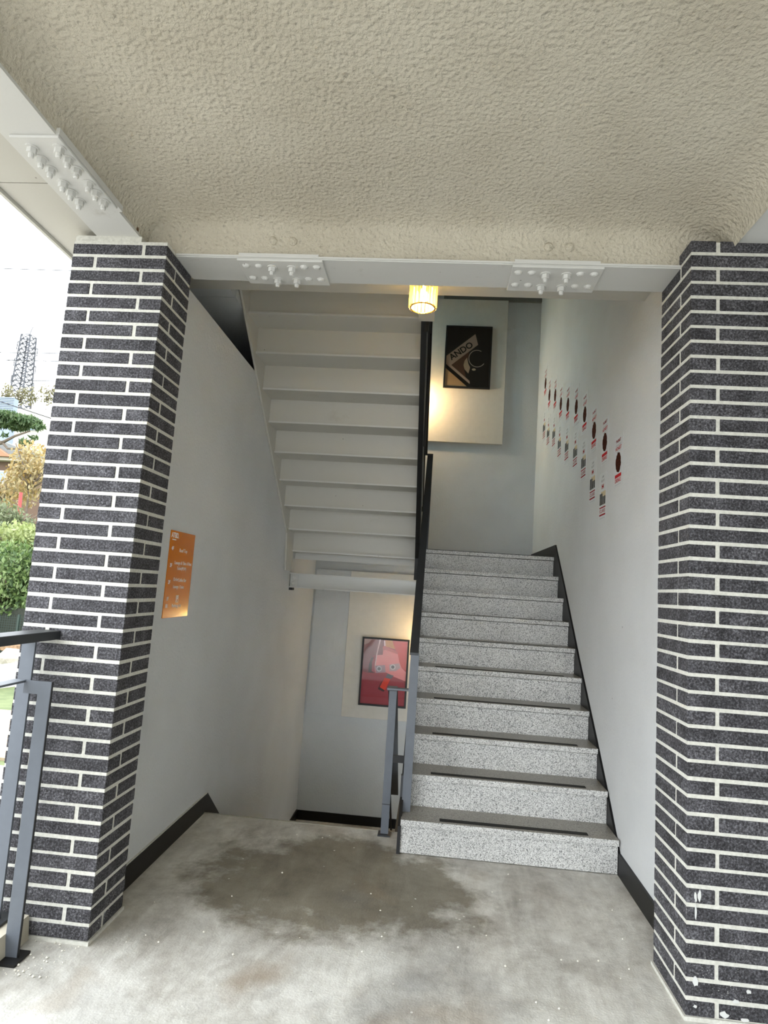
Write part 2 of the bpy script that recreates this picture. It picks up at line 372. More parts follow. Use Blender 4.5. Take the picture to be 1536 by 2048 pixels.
# ------------------------------------------------------------------ brick pillars
BH = P-.0125
_bm = {}
def brick_mesh(lx, ly):
    k = (round(lx, 4), round(ly, 4))
    if k not in _bm:
        m = MB().box((-lx/2, -ly/2, 0), (lx/2, ly/2, BH)).mesh('brick', M_BRICK)
        b = bmesh.new(); b.from_mesh(m); bmesh.ops.bevel(b, geom=list(b.edges), offset=.0022, segments=1, affect='EDGES'); b.to_mesh(m); b.free(); _bm[k] = m
    return _bm[k]
def brick(root, x0, x1, y0, y1, z):
    me = brick_mesh(x1-x0, y1-y0)
    place('brick', me, ((x0+x1)/2+random.uniform(-.0012, .0012), (y0+y1)/2+random.uniform(-.0012, .0012), z+random.uniform(-.0008, .0008)), root, (0, 0, random.uniform(-.003, .003)))
def pillar(x0, x1, y0, y1, rows, label, mirror, top):
    root = empty('brick_pillar', ((x0+x1)/2, (y0+y1)/2, 0), label, 'pillar', 'dark brick pillars')
    q = .0022
    box('mortar_core', (x0+q, y0+q, 0), (x1-q, y1-q, top), M_MORTAR, root)
    box('mortar_foot', (x0-.006, y0-.006, 0), (x1+.006, y1+.006, .013), M_MORTAR, root)
    j = .0135; b = .0965
    def bk(a0, a1, c0, c1, z):
        if mirror: a0, a1 = x0+x1-a1, x0+x1-a0
        brick(root, a0, a1, c0, c1, z)
    for k in range(rows):
        z = .0135+k*P
        odd = (rows-1-k) % 2 == 0      # counted from the top: first row has the full side brick
        if odd:
            bk(x0, x1-b-j, y0, y0+b, z); bk(x1-b, x1, y0, y1, z)
            bk(x0, x1-b-j, y1-b, y1, z); bk(x0, x0+b, y0+b+j, y1-b-j, z)
        else:
            bk(x0+b+j, x1, y0, y0+b, z); bk(x0, x0+b, y0, y1, z)
            bk(x0+b+j, x1-b-j, y1-b, y1, z); bk(x1-b, x1, y0+b+j, y1, z)
    return root
pl = pillar(-LW, 0, 0, LD, NL, 'dark brick pillar with railing fixed to it, beside the orange sign', False, H+.004)
box('mortar_cap', (-LW+.004, .006, H), (-.12, LD, H+.03), M_MORTAR, pl)
pr = pillar(XR, XR+LW, YR, YR+RD, NR, 'near-black brick pillar at the foot of the white poster wall', True, H+.045)
M_SPL = plain('white_paint_splash', srgb(206, 206, 202), .8)
for i, (x, z, w, h) in enumerate(((2.166, .125, .010, .022), (2.166, .045, .009, .006), (2.26, .03, .018, .012), (2.30, .075, .014, .008), (2.165, .395, .006, .02), (2.178, .397, .007, .024), (2.166, .345, .004, .03), (2.34, .11, .012, .008), (2.33, .02, .02, .008))):
    rn = random.Random(i); m = MB(); q = [(x+w*rn.uniform(.5, 1)*math.cos(k*.7), z+h*rn.uniform(.5, 1)*math.sin(k*.7)) for k in range(9)]
    m.prism(q, 'Y', YR-.0022, YR+.001); m.build('paint_splash', M_SPL, pr)
# ------------------------------------------------------------------ steel beams
def bolt_meshes():
    d = MB(); d.lathe([(0, -.011), (.010, -.009), (.0165, -.003), (.0175, 0)], (0, 0, 0), 14); dome = d.mesh('bolt', M_STEELW)
    n = MB(); n.lathe([(.0225, 0), (.0225, -.004)], (0, 0, 0), 14); n.lathe([(0, -.004), (.0225, -.004)], (0, 0, 0), 14)
    n.lathe([(.0165, -.004), (.0165, -.022), (0, -.022)], (0, 0, 0), 6); n.lathe([(.0095, -.022), (.0095, -.034), (.006, -.037), (0, -.037)], (0, 0, 0), 10)
    nut = n.mesh('bolt', M_STEELW); return dome, nut
DOME, NUT = bolt_meshes()
bf = empty('steel_beam', (1.07, .19, ZFL), 'white steel beam with two bolted splice plates over the stair opening', 'beam')
box('lower_flange', (.0, .09, ZFL), (XR+.01, .292, ZFL+.012), M_STEELW, bf)
box('flange_lip', (.0, .084, ZFL+.004), (XR, .09, ZFL+.012), M_STEELW, bf)
box('web', (.0, .183, ZFL+.012), (XR, .195, ZCEIL+.1), M_STEELW, bf)
for cx in (.461, 1.643):
    sp_ = box('splice_plate', (cx-.188, .086, ZFL-.011), (cx+.188, .297, ZFL), M_STEELW, bf, .002)
    box('upper_plate', (cx-.18, .083, ZFL+.012), (cx+.17, .1, ZFL+.021), M_STEELW, bf)
    for yy in (.131, .238):
        for i, dx in enumerate((-.158, -.102, -.044, .044, .100, .156)):
            place('bolt', NUT if i in (2, 3) else DOME, (cx+dx, yy+(.010 if i in (2, 3) else 0), ZFL-.011), bf, (0, 0, random.uniform(0, 1)))
for i, x in enumerate((.422, .511, 1.601, 1.688)):
    m = MB(); m.lathe([(.021, 0), (.019, -.009), (.011, -.016), (0, -.018)], (0, 0, 0), 14, 'Y'); o = place('coated_bolt', m.mesh('coated_bolt', M_COAT), (x, .1, 2.846), bf)
bfl = empty('steel_beam', (-.22, -1.5, 2.8), 'grey-white steel beam with twelve nuts running out over the left brick pillar', 'beam')
box('lower_flange', (-.322, -8.5, 2.80), (-.132, .3, 2.812), M_STEELW, bfl)
box('web', (-.245, -8.5, 2.812), (-.215, .3, 3.03), M_STEELW, bfl)
box('splice_plate', (-.295, -.60, 2.79), (-.12, -.205, 2.80), M_STEELW, bfl, .002)
box('edge_plate', (-.132, -.60, 2.80), (-.118, -.17, 2.824), M_STEELW, bfl)
for x in (-.246, -.148):
    for y in (-.548, -.495, -.442, -.364, -.312, -.255): place('bolt', NUT, (x, y, 2.79), bfl, (0, 0, random.uniform(0, 1)))
bfr = empty('steel_beam', (2.41, -1.5, 2.8), 'plain pale steel beam above the right brick pillar', 'beam')
box('lower_flange', (2.30, -8.5, 2.815), (2.52, .3, 2.83), M_STEELW, bfr)
box('web', (2.40, -8.5, 2.83), (2.42, .3, 3.03), M_STEELW, bfr)
sof = empty('soffit_panel', (-.45, -3, 2.81), 'smooth white outer soffit panel between the left beam and the sky', 'panel')
box('near_sheet', (-.56, -8.5, 2.825), (-.348, -.31, 2.84), M_SOFF, sof); box('far_sheet', (-.558, -.305, 2.825), (-.348, .5, 2.84), M_SOFF, sof)
box('fascia', (-.575, -8.5, 2.81), (-.56, .5, 3.5), M_SOFF, sof)
# ------------------------------------------------------------------ stairs up (granite)
up = empty('granite_staircase', (1.67, YS, 0), 'speckled granite stair flight with black grip strips climbing to the landing', 'stairs')
for i in range(10):
    y0 = YS+i*TR; zt = (i+1)*RI; last = i == 9
    box('riser', (XS0, y0, i*RI+(0 if i else .004)), (XS1, y0+.022, zt-.0345), M_GRAN, up)
    t = MB(); y1 = YB-.003 if last else y0+TR+.02
    t.box((XS0-.004, y0-.015, zt-.03), (XS1+.001, y1, zt-.0006)); 
    t.cur = 1; t.box((XS0-.004, y0-.0145, zt-.0006), (XS1+.001, y1, zt))
    tr = t.build('tread', [M_GRAN, M_GRANT], up)
    if not last:
        a, b = ((1.307, 2.083) if i == 0 else (1.25, 2.12))
        MB().box((a, y0+.012, zt), (b, y0+.052, zt+.0015)).build('grip_strip', M_STRIP, tr)
sk = [(YS-.012, 0), (YS-.012, RI-.035), (YLAND-.0, ZLAND-.02), (YLAND+.1, ZLAND-.02), (YLAND+.1, ZLAND-.3), (YS+.35, 0)]
MB().prism(sk, 'X', XS0-.018, XS0).build('stringer', M_BLACKM, up)
MB().prism([(YS+.05, 0), (YS+.35, 0), (YLAND+.1, ZLAND-.32), (YLAND+.1, ZLAND-.20)], 'X', XS0, XS1).build('soffit', M_SOFF, up)
ld = empty('mid_landing', (.5, 3.7, ZLAND), 'half landing slab with white underside and pale edge strip', 'landing')
box('landing_slab', (XL+.003, YLAND+.06, 1.66), (XS0-.02, YB-.003, ZLAND), M_SOFF, ld)
box('landing_slab', (XS0-.004, YLAND+.06, 1.60), (XS1, YB-.003, ZLAND-.031), M_SOFF, ld)
box('edge_strip', (XL+.005, 3.285, 1.60), (1.035, 3.30, 1.66), M_STEELW, ld)
lb = empty('steel_beam', (.5, 3.2, 1.34), 'slim white steel beam with two-bolt end plate under the half landing', 'beam')
box('web', (XL, 3.195, 1.345), (1.085, 3.205, 1.46), M_STEELW, lb)
for z in (1.338, 1.460): box('flange', (XL, 3.15, z), (1.085, 3.25, z+.008), M_STEELW, lb)
box('end_plate', (XL+.004, 3.180, 1.350), (-.006, 3.195, 1.454), M_STEELW, lb)
for z in (1.378, 1.428):
    m = MB(); m.lathe([(.018, 0), (.018, -.010), (.012, -.016), (0, -.017)], (0, 0, 0), 14, 'Y'); place('bolt', m.mesh('bolt', M_STEELW), (-.043, 3.180, z), lb)
box('bearing_pad', (XL+.001, 3.16, 1.315), (-.045, 3.24, 1.338), M_BLACKM, lb)
# ------------------------------------------------------------------ upper flight, seen from below
uf = empty('upper_stair_flight', (.48, 2, 1.66), 'white folded steel stair flight seen from below with stepped underside', 'stairs')
UY, UZ, UT, UR = 3.127, 1.662, .2275, .1748; UX0, UX1 = XL+.016, 1.036
for k in range(10):
    y = UY-k*UT; z = UZ+k*UR
    box('riser_plate', (UX0, y, z+.004), (UX1, y+.018, z+UR), M_SOFF, uf)
    box('tread_plate', (UX0, y-.006, z-.003), (UX1, y+UT, z+.012), M_SOFF, uf)
    MB().box((UX0, y-.010, z-.004), (UX1, y-.004, z+.008)).build('bead', M_STEELW, uf)
ytop = UY-9*UT
MB().prism([(2.925, 1.484), (2.86, 1.80), (ytop, UZ+9*UR-.07), (ytop, ZF2), (ytop+.3, ZF2), (3.14, 1.90), (3.14, 1.484)], 'X', XL+.002, XL+.016).build('stringer', M_SOFF, uf)
MB().prism([(3.16, 1.475), (3.07, 1.475), (3.05, 1.66), (ytop+.2, UZ+8.1*UR-.01), (ytop+.2, ZF2+.1), (ytop+.45, ZF2+.1), (3.16, 1.95)], 'X', UX1, UX1+.036).build('side_stringer', M_BLACKM, uf)
box('newel_box', (1.022, 1.0, 3.035), (1.118, 1.29, 3.5), M_SOFF, uf)
# ------------------------------------------------------------------ flight down
dn = empty('lower_stair_flight', (.5, YE, ZDN), 'stair flight going down behind the concrete floor edge', 'stairs')
for i in range(6):
    y0 = YE+i*TR; z = -i*RI
    box('riser', (XL+.003, y0, z-RI), (1.06, y0+.02, z-.002), M_GRAN, dn)
    if i < 5: box('tread', (XL+.003, y0+.0, z-RI-.03), (1.06, y0+TR+.03, z-RI), M_GRANT, dn)
box('landing_slab', (XL+.003, YE+5*TR, ZDN-.15), (XRW-.003, YB-.003, ZDN), M_FLOOR, dn)
box('side_wall', (1.06, YE, ZDN), (1.085, 2.7, -.02), M_BLACKM, dn)
# ------------------------------------------------------------------ wall boards and framed pictures
wb1 = empty('wall_board', (1.3, YB-.02, 3.02), 'large cream board on the back wall behind the coffee picture', 'board')
box('board', (.6, YB-.045, 3.02), (1.872, YB, 4.667), M_PANEL, wb1, .002)
wb2 = empty('wall_board', (.7, YB-.02, .02), 'cream board on the lower back wall behind the red car picture', 'board')
box('board', (.322, YB-.024, .022), (1.5, YB, 1.55), M_PANEL, wb2, .002)
wb3 = empty('wall_board', (.12, YB-.02, .02), 'grey-white narrow board left of the red car picture', 'board')
box('board', (XL+.02, YB-.018, .026), (.322, YB, 1.55), M_WALLB, wb3, .002)
box('head_trim', (1.15, YB-.03, 4.668), (XRW-.002, YB, 4.72), mat_painted('grey_trim', srgb(110, 110, 106), .7), wk)  # stands in for the upper landing soffit, its shade painted grey
def affine(tl, tr, bl_, org, w, h):
    ux, uy = (tr[0]-tl[0], tr[1]-tl[1]); vx, vy = (bl_[0]-tl[0], bl_[1]-tl[1]); det = ux*vy-uy*vx
    def f(p):
        dx, dy = p[0]-tl[0], p[1]-tl[1]; a = (dx*vy-dy*vx)/det; b = (ux*dy-uy*dx)/det
        return (org[0]+a*w, org[1]-b*h)
    return f
def picture(name, x0, x1, z0, z1, y, label, bgm):
    r = empty(name, ((x0+x1)/2, y, z0), label, 'picture', 'framed pictures on the back wall'); fw = .018
    for a, b in (((x0, z0), (x1, z0+fw)), ((x0, z1-fw), (x1, z1)), ((x0, z0+fw), (x0+fw, z1-fw)), ((x1-fw, z0+fw), (x1, z1-fw))):
        box('frame_bar', (a[0], y-.028, a[1]), (b[0], y, b[1]), M_BLACKM, r)
    pr_ = box('print', (x0+fw, y-.012, z0+fw), (x1-fw, y-.002, z1-fw), bgm, r)
    box('glass', (x0+fw, y-.0205, z0+fw), (x1-fw, y-.0185, z1-fw), M_GLASS, r)
    return r, pr_
_lay = [0]
def shape(pts, f, y, mat, parent, name='printed_shape'):
    _lay[0] += 1; q = [f(p) for p in pts]; yy = y-.0121-.00012*(_lay[0] % 40)
    m = MB(); m.poly([(a, yy, b) for a, b in q]); return m.build(name, mat, parent)
def ell(cx, cy, rx, ry, n=28, a0=0, a1=360): return [(cx+rx*math.cos(math.radians(a0+(a1-a0)*i/n)), cy+ry*math.sin(math.radians(a0+(a1-a0)*i/n))) for i in range(n+(a1-a0 < 360))]
def arc(cx, cy, r, w, a0, a1, n=30): return ell(cx, cy, r+w/2, r+w/2, n, a0, a1)+ell(cx, cy, r-w/2, r-w/2, n, a0, a1)[::-1]
ya = YB-.046
an, anp = picture('framed_picture', 1.195, 1.708, 3.628, 4.343, ya, 'black framed coffee cup picture reading ANDO above the stairs', plain('coffee_print_black', srgb(17, 18, 20), .5))
fa = affine((262, 205), (1345, 213), (205, 1640), (1.195, 4.343), .513, .715)
mk = lambda n, c: plain(n, srgb(*c), .6)
shape([(275, 905), (945, 380), (1010, 630), (390, 1115), (270, 1095)], fa, ya, mk('card_beige', (190, 168, 150)), anp)
shape([(270, 1095), (390, 1115), (820, 1470), (825, 1540)], fa, ya, MATS['card_beige'], anp)
shape([(255, 1185), (775, 1612), (245, 1605)], fa, ya, mk('table_beige', (200, 166, 122)), anp)
shape([(390, 1115), (800, 800), (780, 940), (690, 1020), (690, 1200), (735, 1390)], fa, ya, mk('wood_brown', (92, 62, 44)), anp)
shape([(760, 930), (700, 1005), (675, 1110), (700, 1205), (790, 1300), (830, 1160), (785, 1070), (765, 970)], fa, ya, mk('saucer_cream', (196, 176, 150)), anp)
shape(ell(990, 950, 195, 185), fa, ya, mk('coffee_black', (14, 15, 16)), anp)
shape(arc(990, 950, 193, 15, 35, 300), fa, ya, mk('rim_pale', (206, 196, 184)), anp)
shape([(612, 880), (752, 785), (756, 793), (616, 888)], fa, ya, MATS['rim_pale'], anp)
shape(ell(915, 1205, 46, 26), fa, ya, mk('handle_pale', (214, 204, 176)), anp)
for bd, sz, (cx, cy), mt in (('ANDO', .097, (618, 790), M_INK),):
    a, b = fa((cx, cy)); m = text_mesh(bd, sz, 0, bold=True); m.materials.append(mt)
    place('lettering', m, (a, ya-.0171, b), anp, (Matrix.Rotation(math.radians(-36), 3, 'Y') @ R_BACK.to_matrix()).to_euler())
yr = YB-.025
rd, rdp = picture('framed_picture', .497, .997, .158, .863, yr, 'black framed red car picture beside the lower stairs', plain('car_print_red', srgb(158, 46, 60), .5))
fr = affine((285, 155), (1310, 230), (190, 1615), (.497, .863), .5, .705)
_lay[0] = 0
shape([(310, 200), (760, 215), (720, 555), (550, 560), (500, 590), (420, 700), (410, 940), (270, 900)], fr, yr, mk('car_dim_red', (132, 62, 68)), rdp)
shape([(750, 225), (1275, 265), (1232, 925), (1130, 820), (1070, 690), (1000, 440)], fr, yr, mk('car_bright_red', (196, 54, 50)), rdp)
shape([(600, 555), (720, 550), (730, 450), (790, 445), (1050, 540), (1080, 700), (1130, 830), (1228, 930), (1222, 1120), (960, 1020), (800, 930), (560, 940), (555, 760)], fr, yr, mk('car_pink', (226, 136, 136)), rdp)
shape([(720, 370), (790, 365), (1045, 490), (1050, 540), (790, 445), (725, 450)], fr, yr, mk('car_rose', (188, 82, 80)), rdp)
shape([(780, 240), (930, 235), (990, 430), (780, 365)], fr, yr, mk('seat_orange', (200, 132, 60)), rdp)
shape([(655, 215), (680, 217), (600, 560), (570, 760), (552, 930), (548, 760), (580, 540)], fr, yr, mk('glint', (240, 205, 205)), rdp)
shape([(750, 240), (775, 240), (785, 360), (750, 365)], fr, yr, MATS['glint'], rdp)
shape([(410, 930), (420, 740), (470, 620), (540, 590), (490, 700), (480, 900), (560, 935)], fr, yr, mk('car_shadow', (58, 22, 32)), rdp)
shape([(555, 785), (770, 770), (785, 925), (575, 940)], fr, yr, mk('lamp_grey', (168, 140, 150)), rdp)
shape([(865, 760), (1080, 735), (1105, 830), (1000, 900), (870, 900)], fr, yr, mk('lamp_grey2', (186, 160, 168)), rdp)
for cx, cy in ((642, 850), (940, 812)):
    shape(ell(cx, cy, 58, 58), fr, yr, mk('lamp_white', (214, 208, 212)), rdp); shape(ell(cx, cy, 36, 36), fr, yr, mk('lamp_dark', (96, 86, 96)), rdp)
shape([(700, 1240), (780, 1040), (830, 950), (960, 1000), (890, 1075)], fr, yr, MATS['lamp_dark'], rdp)
shape([(615, 1280), (700, 1120), (760, 1040), (760, 1240), (780, 1300), (735, 1340)], fr, yr, MATS['car_shadow'], rdp)
shape([(655, 1240), (760, 1040), (890, 1065), (770, 1310)], fr, yr, mk('toy_red', (226, 62, 34)), rdp)
# ------------------------------------------------------------------ orange floor guide
M_OR = plain('orange_acrylic', srgb(208, 116, 0), .15)
sg = empty('floor_guide_sign', (XL+.003, .67, 1.171), 'glossy orange floor directory sign on the white wall beside the brick pillar', 'sign')
box('sheet', (XL, .520, 1.171), (XL+.004, .830, 1.596), M_OR, sg, .0008)
xf = XL+.0045
def L(body, size, y, z, **kw): return lettering(body, size, (xf, y, z), R_WALL_L, M_WHITEINK, sg, **kw)
L('ATBD.', .036, .572, 1.572, bold=True, sx=.9); box('small_print', (xf-.0004, .540, 1.549), (xf+.0003, .585, 1.554), M_WHITEINK, sg)
L('Roof Top', .026, .690, 1.503)
L('Lounge & Take A Rest', .024, .705, 1.440); L('Toilet(M,W)', .023, .690, 1.413)
L('Order', .024, .632, 1.358); L('Coffee Bar', .024, .712, 1.355); L('Lounge', .023, .640, 1.322); L('Toilet', .023, .716, 1.320)
L('P', .034, .672, 1.262, bold=True); L('Parking Lot', .024, .672, 1.228)
for b_, z in (('4F', 1.508), ('3F', 1.425), ('2F', 1.343), ('1F', 1.262), ('B1', 1.228)):
    me = text_mesh(b_, .026, bold=True); me.materials.append(M_WHITEINK); place('lettering', me, (xf, .555, z), sg, R_WALL_L)
bd = MB()
for a, b in (((.656, 1.245), (.659, 1.280)), ((.685, 1.245), (.688, 1.280)), ((.656, 1.245), (.688, 1.248)), ((.656, 1.277), (.688, 1.280))): bd.box((xf-.0004, a[0], a[1]), (xf+.0004, b[0], b[1]))
bd.build('parking_icon', M_WHITEINK, sg)
# ------------------------------------------------------------------ posters on the right wall
def ymesh(build, mat, name):
    m = MB(); build(m); return m.mesh(name, mat)
PW, PH = .172, .305
def quad(m, y0, y1, z0, z1, x): m.poly([(x, y1, z0), (x, y0, z0), (x, y0, z1), (x, y1, z1)])
M_COOKIE = NT('cookie_print'); _c = M_COOKIE; _c.col(_c.ramp(_c.noise(_c.pos(), 90, 4), [(.35, srgb(34, 14, 9)), (.6, srgb(78, 34, 22))])); _c.set(Roughness=.9); _c.b.inputs['Specular IOR Level'].default_value = .08; M_COOKIE = _c.m
sheet_me = MB().box((-.0012, -PW/2, -PH/2), (0, PW/2, PH/2)).mesh('sheet', M_PAPER)
def cookie(m):
    rnd = random.Random(3); m.poly([(-.0016, -.052*(1+.1*rnd.uniform(-1, 1))*math.cos(t*.2094), -.008+.060*(1+.1*rnd.uniform(-1, 1))*math.sin(t*.2094)) for t in range(30)])
cookie_me = ymesh(cookie, M_COOKIE, 'cookie_picture')
T_ = {}
def tm(body, size, mat, **kw):
    k = (body, size, mat.name)
    if k not in T_:
        me = text_mesh(body, size, 0, **kw); me.materials.append(mat); T_[k] = me
    return T_[k]
def sticks(m):
    for i, y in enumerate((.054, .020, -.014, -.050)): quad(m, y-.0125, y+.0125, -.055, -.002 if i > 1 else .02, -.0016)
def creams(m):
    for i, y in enumerate((.020, -.014, -.050)): quad(m, y-.011, y+.011, -.002 if i else .020, .030, -.00165)
stick_me = ymesh(sticks, M_INK, 'eclair_picture'); cream_me = ymesh(creams, M_CREAM, 'cream_picture')
def bars(m): quad(m, -.028, .032, .072, .076, -.0016); quad(m, -.028, .032, .050, .054, -.0016); quad(m, -.022, .026, .057, .069, -.0016); quad(m, -.07, .07, -.076, -.068, -.0016); quad(m, -.07, .07, -.124, -.114, -.0016)
bars_me = ymesh(bars, M_DRED, 'red_bars')
def block(m): quad(m, -.062, .062, -.098, -.078, -.0016)
block_me = ymesh(block, M_RED, 'red_block')
def fine(m):
    quad(m, -.055, .055, .0985, .1005, -.0016); quad(m, -.05, .055, .0925, .0942, -.0016); quad(m, -.05, .05, .058, .0597, -.0016)
fine_me = ymesh(fine, M_GINK, 'small_print')
def foot(m): quad(m, -.06, .06, -.1415, -.1395, -.0016)
foot_me = ymesh(foot, M_GINK, 'small_print')
ORD = ['nearest the pillar', 'second from the pillar', 'third from the pillar', 'fourth from the pillar', 'fifth from the pillar', 'sixth from the pillar', 'seventh from the pillar', 'eighth from the pillar', 'ninth from the pillar', 'next to the corner']
UPP = [(3.921, 3.59), (3.667, 3.385), (3.359, 3.285), (3.076, 3.115), (2.773, 3.015), (2.451, 2.90), (2.16, 2.755), (1.875, 2.56), (1.593, 2.41), (1.287, 2.215)]
LOW = [(3.91, 3.13), (3.663, 3.01), (3.364, 2.925), (3.083, 2.765), (2.766, 2.665), (2.441, 2.545), (2.158, 2.405), (1.878, 2.20), (1.612, 2.055)]
for i, (y, z) in enumerate(UPP[::-1]):
    r = empty('poster', (XRW, y, z-PH/2), 'white cookie poster with red words in the upper row, '+ORD[i], 'poster', 'cookie posters of the upper row')
    place('sheet', sheet_me, (XRW, y, z), r)
    place('cookie_picture', cookie_me, (XRW, y, z), r); place('red_block', block_me, (XRW, y, z), r); place('small_print', fine_me, (XRW, y, z), r); place('small_print', foot_me, (XRW, y, z), r)
    for bd_, sz, dz_, mt in (('PALMIST', .026, .122, M_DRED), ('HONEST', .030, .076, M_RED), ('DRINKS', .034, -.116, M_RED)):
        place('lettering', tm(bd_, sz, mt, bold=True), (XRW-.0018, y, z+dz_), r, R_WALL_R)
for i, (y, z) in enumerate(LOW[::-1]):
    r = empty('poster', (XRW, y, z-PH/2), 'white eclair poster with two red bars in the lower row, '+(ORD[i] if i < 8 else 'next to the corner'), 'poster', 'eclair posters of the lower row')
    place('sheet', sheet_me, (XRW, y, z), r); place('eclair_picture', stick_me, (XRW, y, z), r); place('cream_picture', cream_me, (XRW, y, z), r)
    place('red_bars', bars_me, (XRW, y, z), r); place('small_print', foot_me, (XRW, y, z), r)
    for bd_, sz, dz_, mt in (('LAMP', .020, .125, M_GINK), ('BELOUT', .020, .100, M_GINK), ('ECLAIRES', .031, -.095, M_DRED)):
        place('lettering', tm(bd_, sz, mt, bold=True), (XRW-.0018, y, z+dz_), r, R_WALL_R)
# ------------------------------------------------------------------ railings
ru = empty('stair_railing', (1.12, 1.23, RI), 'grey flat-bar handrail climbing beside the granite steps', 'railing')
box('post', (1.098, 1.212, RI), (1.146, 1.232, 1.03), M_GREYST, ru)
MB().prism([(1.205, 1.02), (3.12, 2.592), (3.12, 2.604), (1.205, 1.034)], 'X', 1.092, 1.142).build('handrail', M_DARKST, ru)
MB().prism([(1.215, .42), (3.08, 1.92), (3.08, 1.96), (1.215, .46)], 'X', 1.113, 1.123).build('mid_rail', M_DARKST, ru)
box('post', (1.094, 3.10, ZLAND), (1.142, 3.12, 2.6), M_DARKST, ru)
box('return_bar', (1.046, 3.095, 2.592), (1.142, 3.12, 2.604), M_BLACKM, ru)
box('link_bar', (1.05, 3.10, 2.08), (1.10, 3.11, 2.125), M_BLACKM, ru)
box('shoe', (1.085, 1.225, .19), (1.098, 1.26, .36), M_DARKST, ru)
rd_ = empty('stair_railing', (1.0, 1.34, 0), 'grey post and handrail at the head of the stairs going down', 'railing')
box('post', (.984, 1.325, .008), (1.028, 1.345, .812), M_GREYST, rd_)
box('post_seam', (.9835, 1.3245, .165), (1.0285, 1.3455, .169), M_BLACKM, rd_)
MB().prism([(1.30, .812), (1.36, .812), (2.6, -.16), (2.6, -.172), (1.35, .80), (1.30, .80)], 'X', .975, 1.03).build('handrail', M_DARKST, rd_)
box('turn_plate', (.975, 1.25, .812), (1.135, 1.30, .822), M_GREYST, rd_)
box('turn_plate', (.975, 1.30, .812), (1.03, 1.345, .822), M_GREYST, rd_)
box('link_bar', (1.028, 1.32, .40), (1.10, 1.33, .44), M_BLACKM, rd_)
box('base_plate', (.97, 1.30, 0), (1.04, 1.37, .008), M_DARKST, rd_)
MB().prism([(1.36, .45), (2.6, -.52), (2.6, -.56), (1.36, .41)], 'X', .998, 1.008).build('mid_rail', M_DARKST, rd_)
MB().prism([(1.36, .06), (2.6, -.92), (2.6, -.96), (1.36, .02)], 'X', .998, 1.008).build('mid_rail', M_DARKST, rd_)
rq = empty('stair_railing', (1.08, 3.1, ZLAND), 'black handrail of the upper flight seen edge-on behind its stringer', 'railing')
MB().prism([(3.10, 2.592), (1.2, 4.05), (1.2, 4.064), (3.12, 2.604)], 'X', 1.05, 1.09).build('handrail', M_BLACKM, rq)
MB().prism([(3.10, 2.10), (1.2, 3.56), (1.2, 3.60), (3.10, 2.14)], 'X', 1.073, 1.083).build('mid_rail', M_BLACKM, rq)
box('post', (1.062, 1.30, 2.98), (1.086, 1.325, 4.05), M_BLACKM, rq)
box('post', (1.072, 2.15, 2.45), (1.088, 2.17, 3.33), M_BLACKM, rq)
# outdoor railing on the left
cb = MB().prism([(-.445, 0), (-.225, 0), (-.235, .084), (-.445, .088)], 'Y', -6, -.004).build('concrete_kerb', plain('kerb_concrete', srgb(190, 182, 164), .9)); tag(cb, 'low concrete kerb along the floor edge in front of the left pillar', 'kerb')
ro = empty('terrace_railing', (-.33, -.5, .085), 'grey railing with a broad top rail meeting the left brick pillar', 'railing')
box('top_rail', (-.345, -3.5, 1.098), (-.255, .003, 1.132), M_DARKST, ro, .002)
for y in (-.07, -1.2, -2.4):
    box('post', (-.358, y-.005, .095), (-.305, y+.005, 1.098), M_GREYST, ro); box('base_plate', (-.38, y-.05, .085), (-.278, y+.05, .095), M_DARKST, ro)
rl_ = empty('terrace_railing', (-.25, -.4, 0), 'lower grey flat-bar railing with a squared end leg on the concrete floor', 'railing')
box('end_leg', (-.234, -.135, .01), (-.184, -.125, .91), M_GREYST, rl_)
box('head_bar', (-.29, -.135, .91), (-.184, -.125, .957), M_GREYST, rl_)
box('leg_edge', (-.184, -.1345, .01), (-.1815, -.1255, .957), M_BLACKM, rl_)
box('cap_rail', (-.335, -2.5, .949), (-.285, -.125, .957), M_GREYST, rl_)
for y in (-.36, -1.3): box('post', (-.352, y-.005, .088), (-.300, y+.005, .949), M_GREYST, rl_)
box('base_plate', (-.27, -.175, 0), (-.165, -.085, .01), M_BLACKM, rl_)
# ------------------------------------------------------------------ crystal lamp
def warm_light(name, loc, power, radius, parent, c=(1, .70, .38)):
    l = bpy.data.lights.new(name, 'POINT'); l.energy = power; l.color = c; l.shadow_soft_size = radius
    o = bpy.data.objects.new(name, l); link(o); o.parent = parent; o.location = Vector(loc)-wpos(parent); return o
LX, LY, LZ = 1.069, .60, 2.795
lp = empty('ceiling_lamp', (LX, LY, ZSOF), 'lit crystal cylinder ceiling lamp with gold ring hanging behind the white beam', 'lamp')
M_GOLD = plain('gold_metal', srgb(190, 150, 70), .25, 1.0)
m = MB(); m.lathe([(0, 0), (.058, 0), (.058, -.02), (0, -.02)], (LX, LY, ZSOF), 24); m.build('canopy', M_GOLD, lp)
m = MB(); m.lathe([(.0645, 0), (.058, 0), (.058, .004), (.0645, .004), (.0645, 0)], (LX, LY, LZ), 32); m.build('lower_ring', M_GOLD, lp)
m = MB(); m.lathe([(.0645, 0), (.058, 0), (.058, .006), (.0645, .006), (.0645, 0)], (LX, LY, ZSOF-.026), 32); m.build('upper_ring', M_GOLD, lp)
M_CRYS = NT('crystal_glass'); M_CRYS.col((1, .90, .62, 1)); M_CRYS.set(Roughness=.06, IOR=1.45); M_CRYS.b.inputs['Transmission Weight'].default_value = .75; M_CRYS = M_CRYS.m
rod = MB(); rod.lathe([(0, 0), (.0085, 0), (.0085, .180), (0, .180)], (0, 0, 0), 6); rod_me = rod.mesh('crystal_rod', M_CRYS)
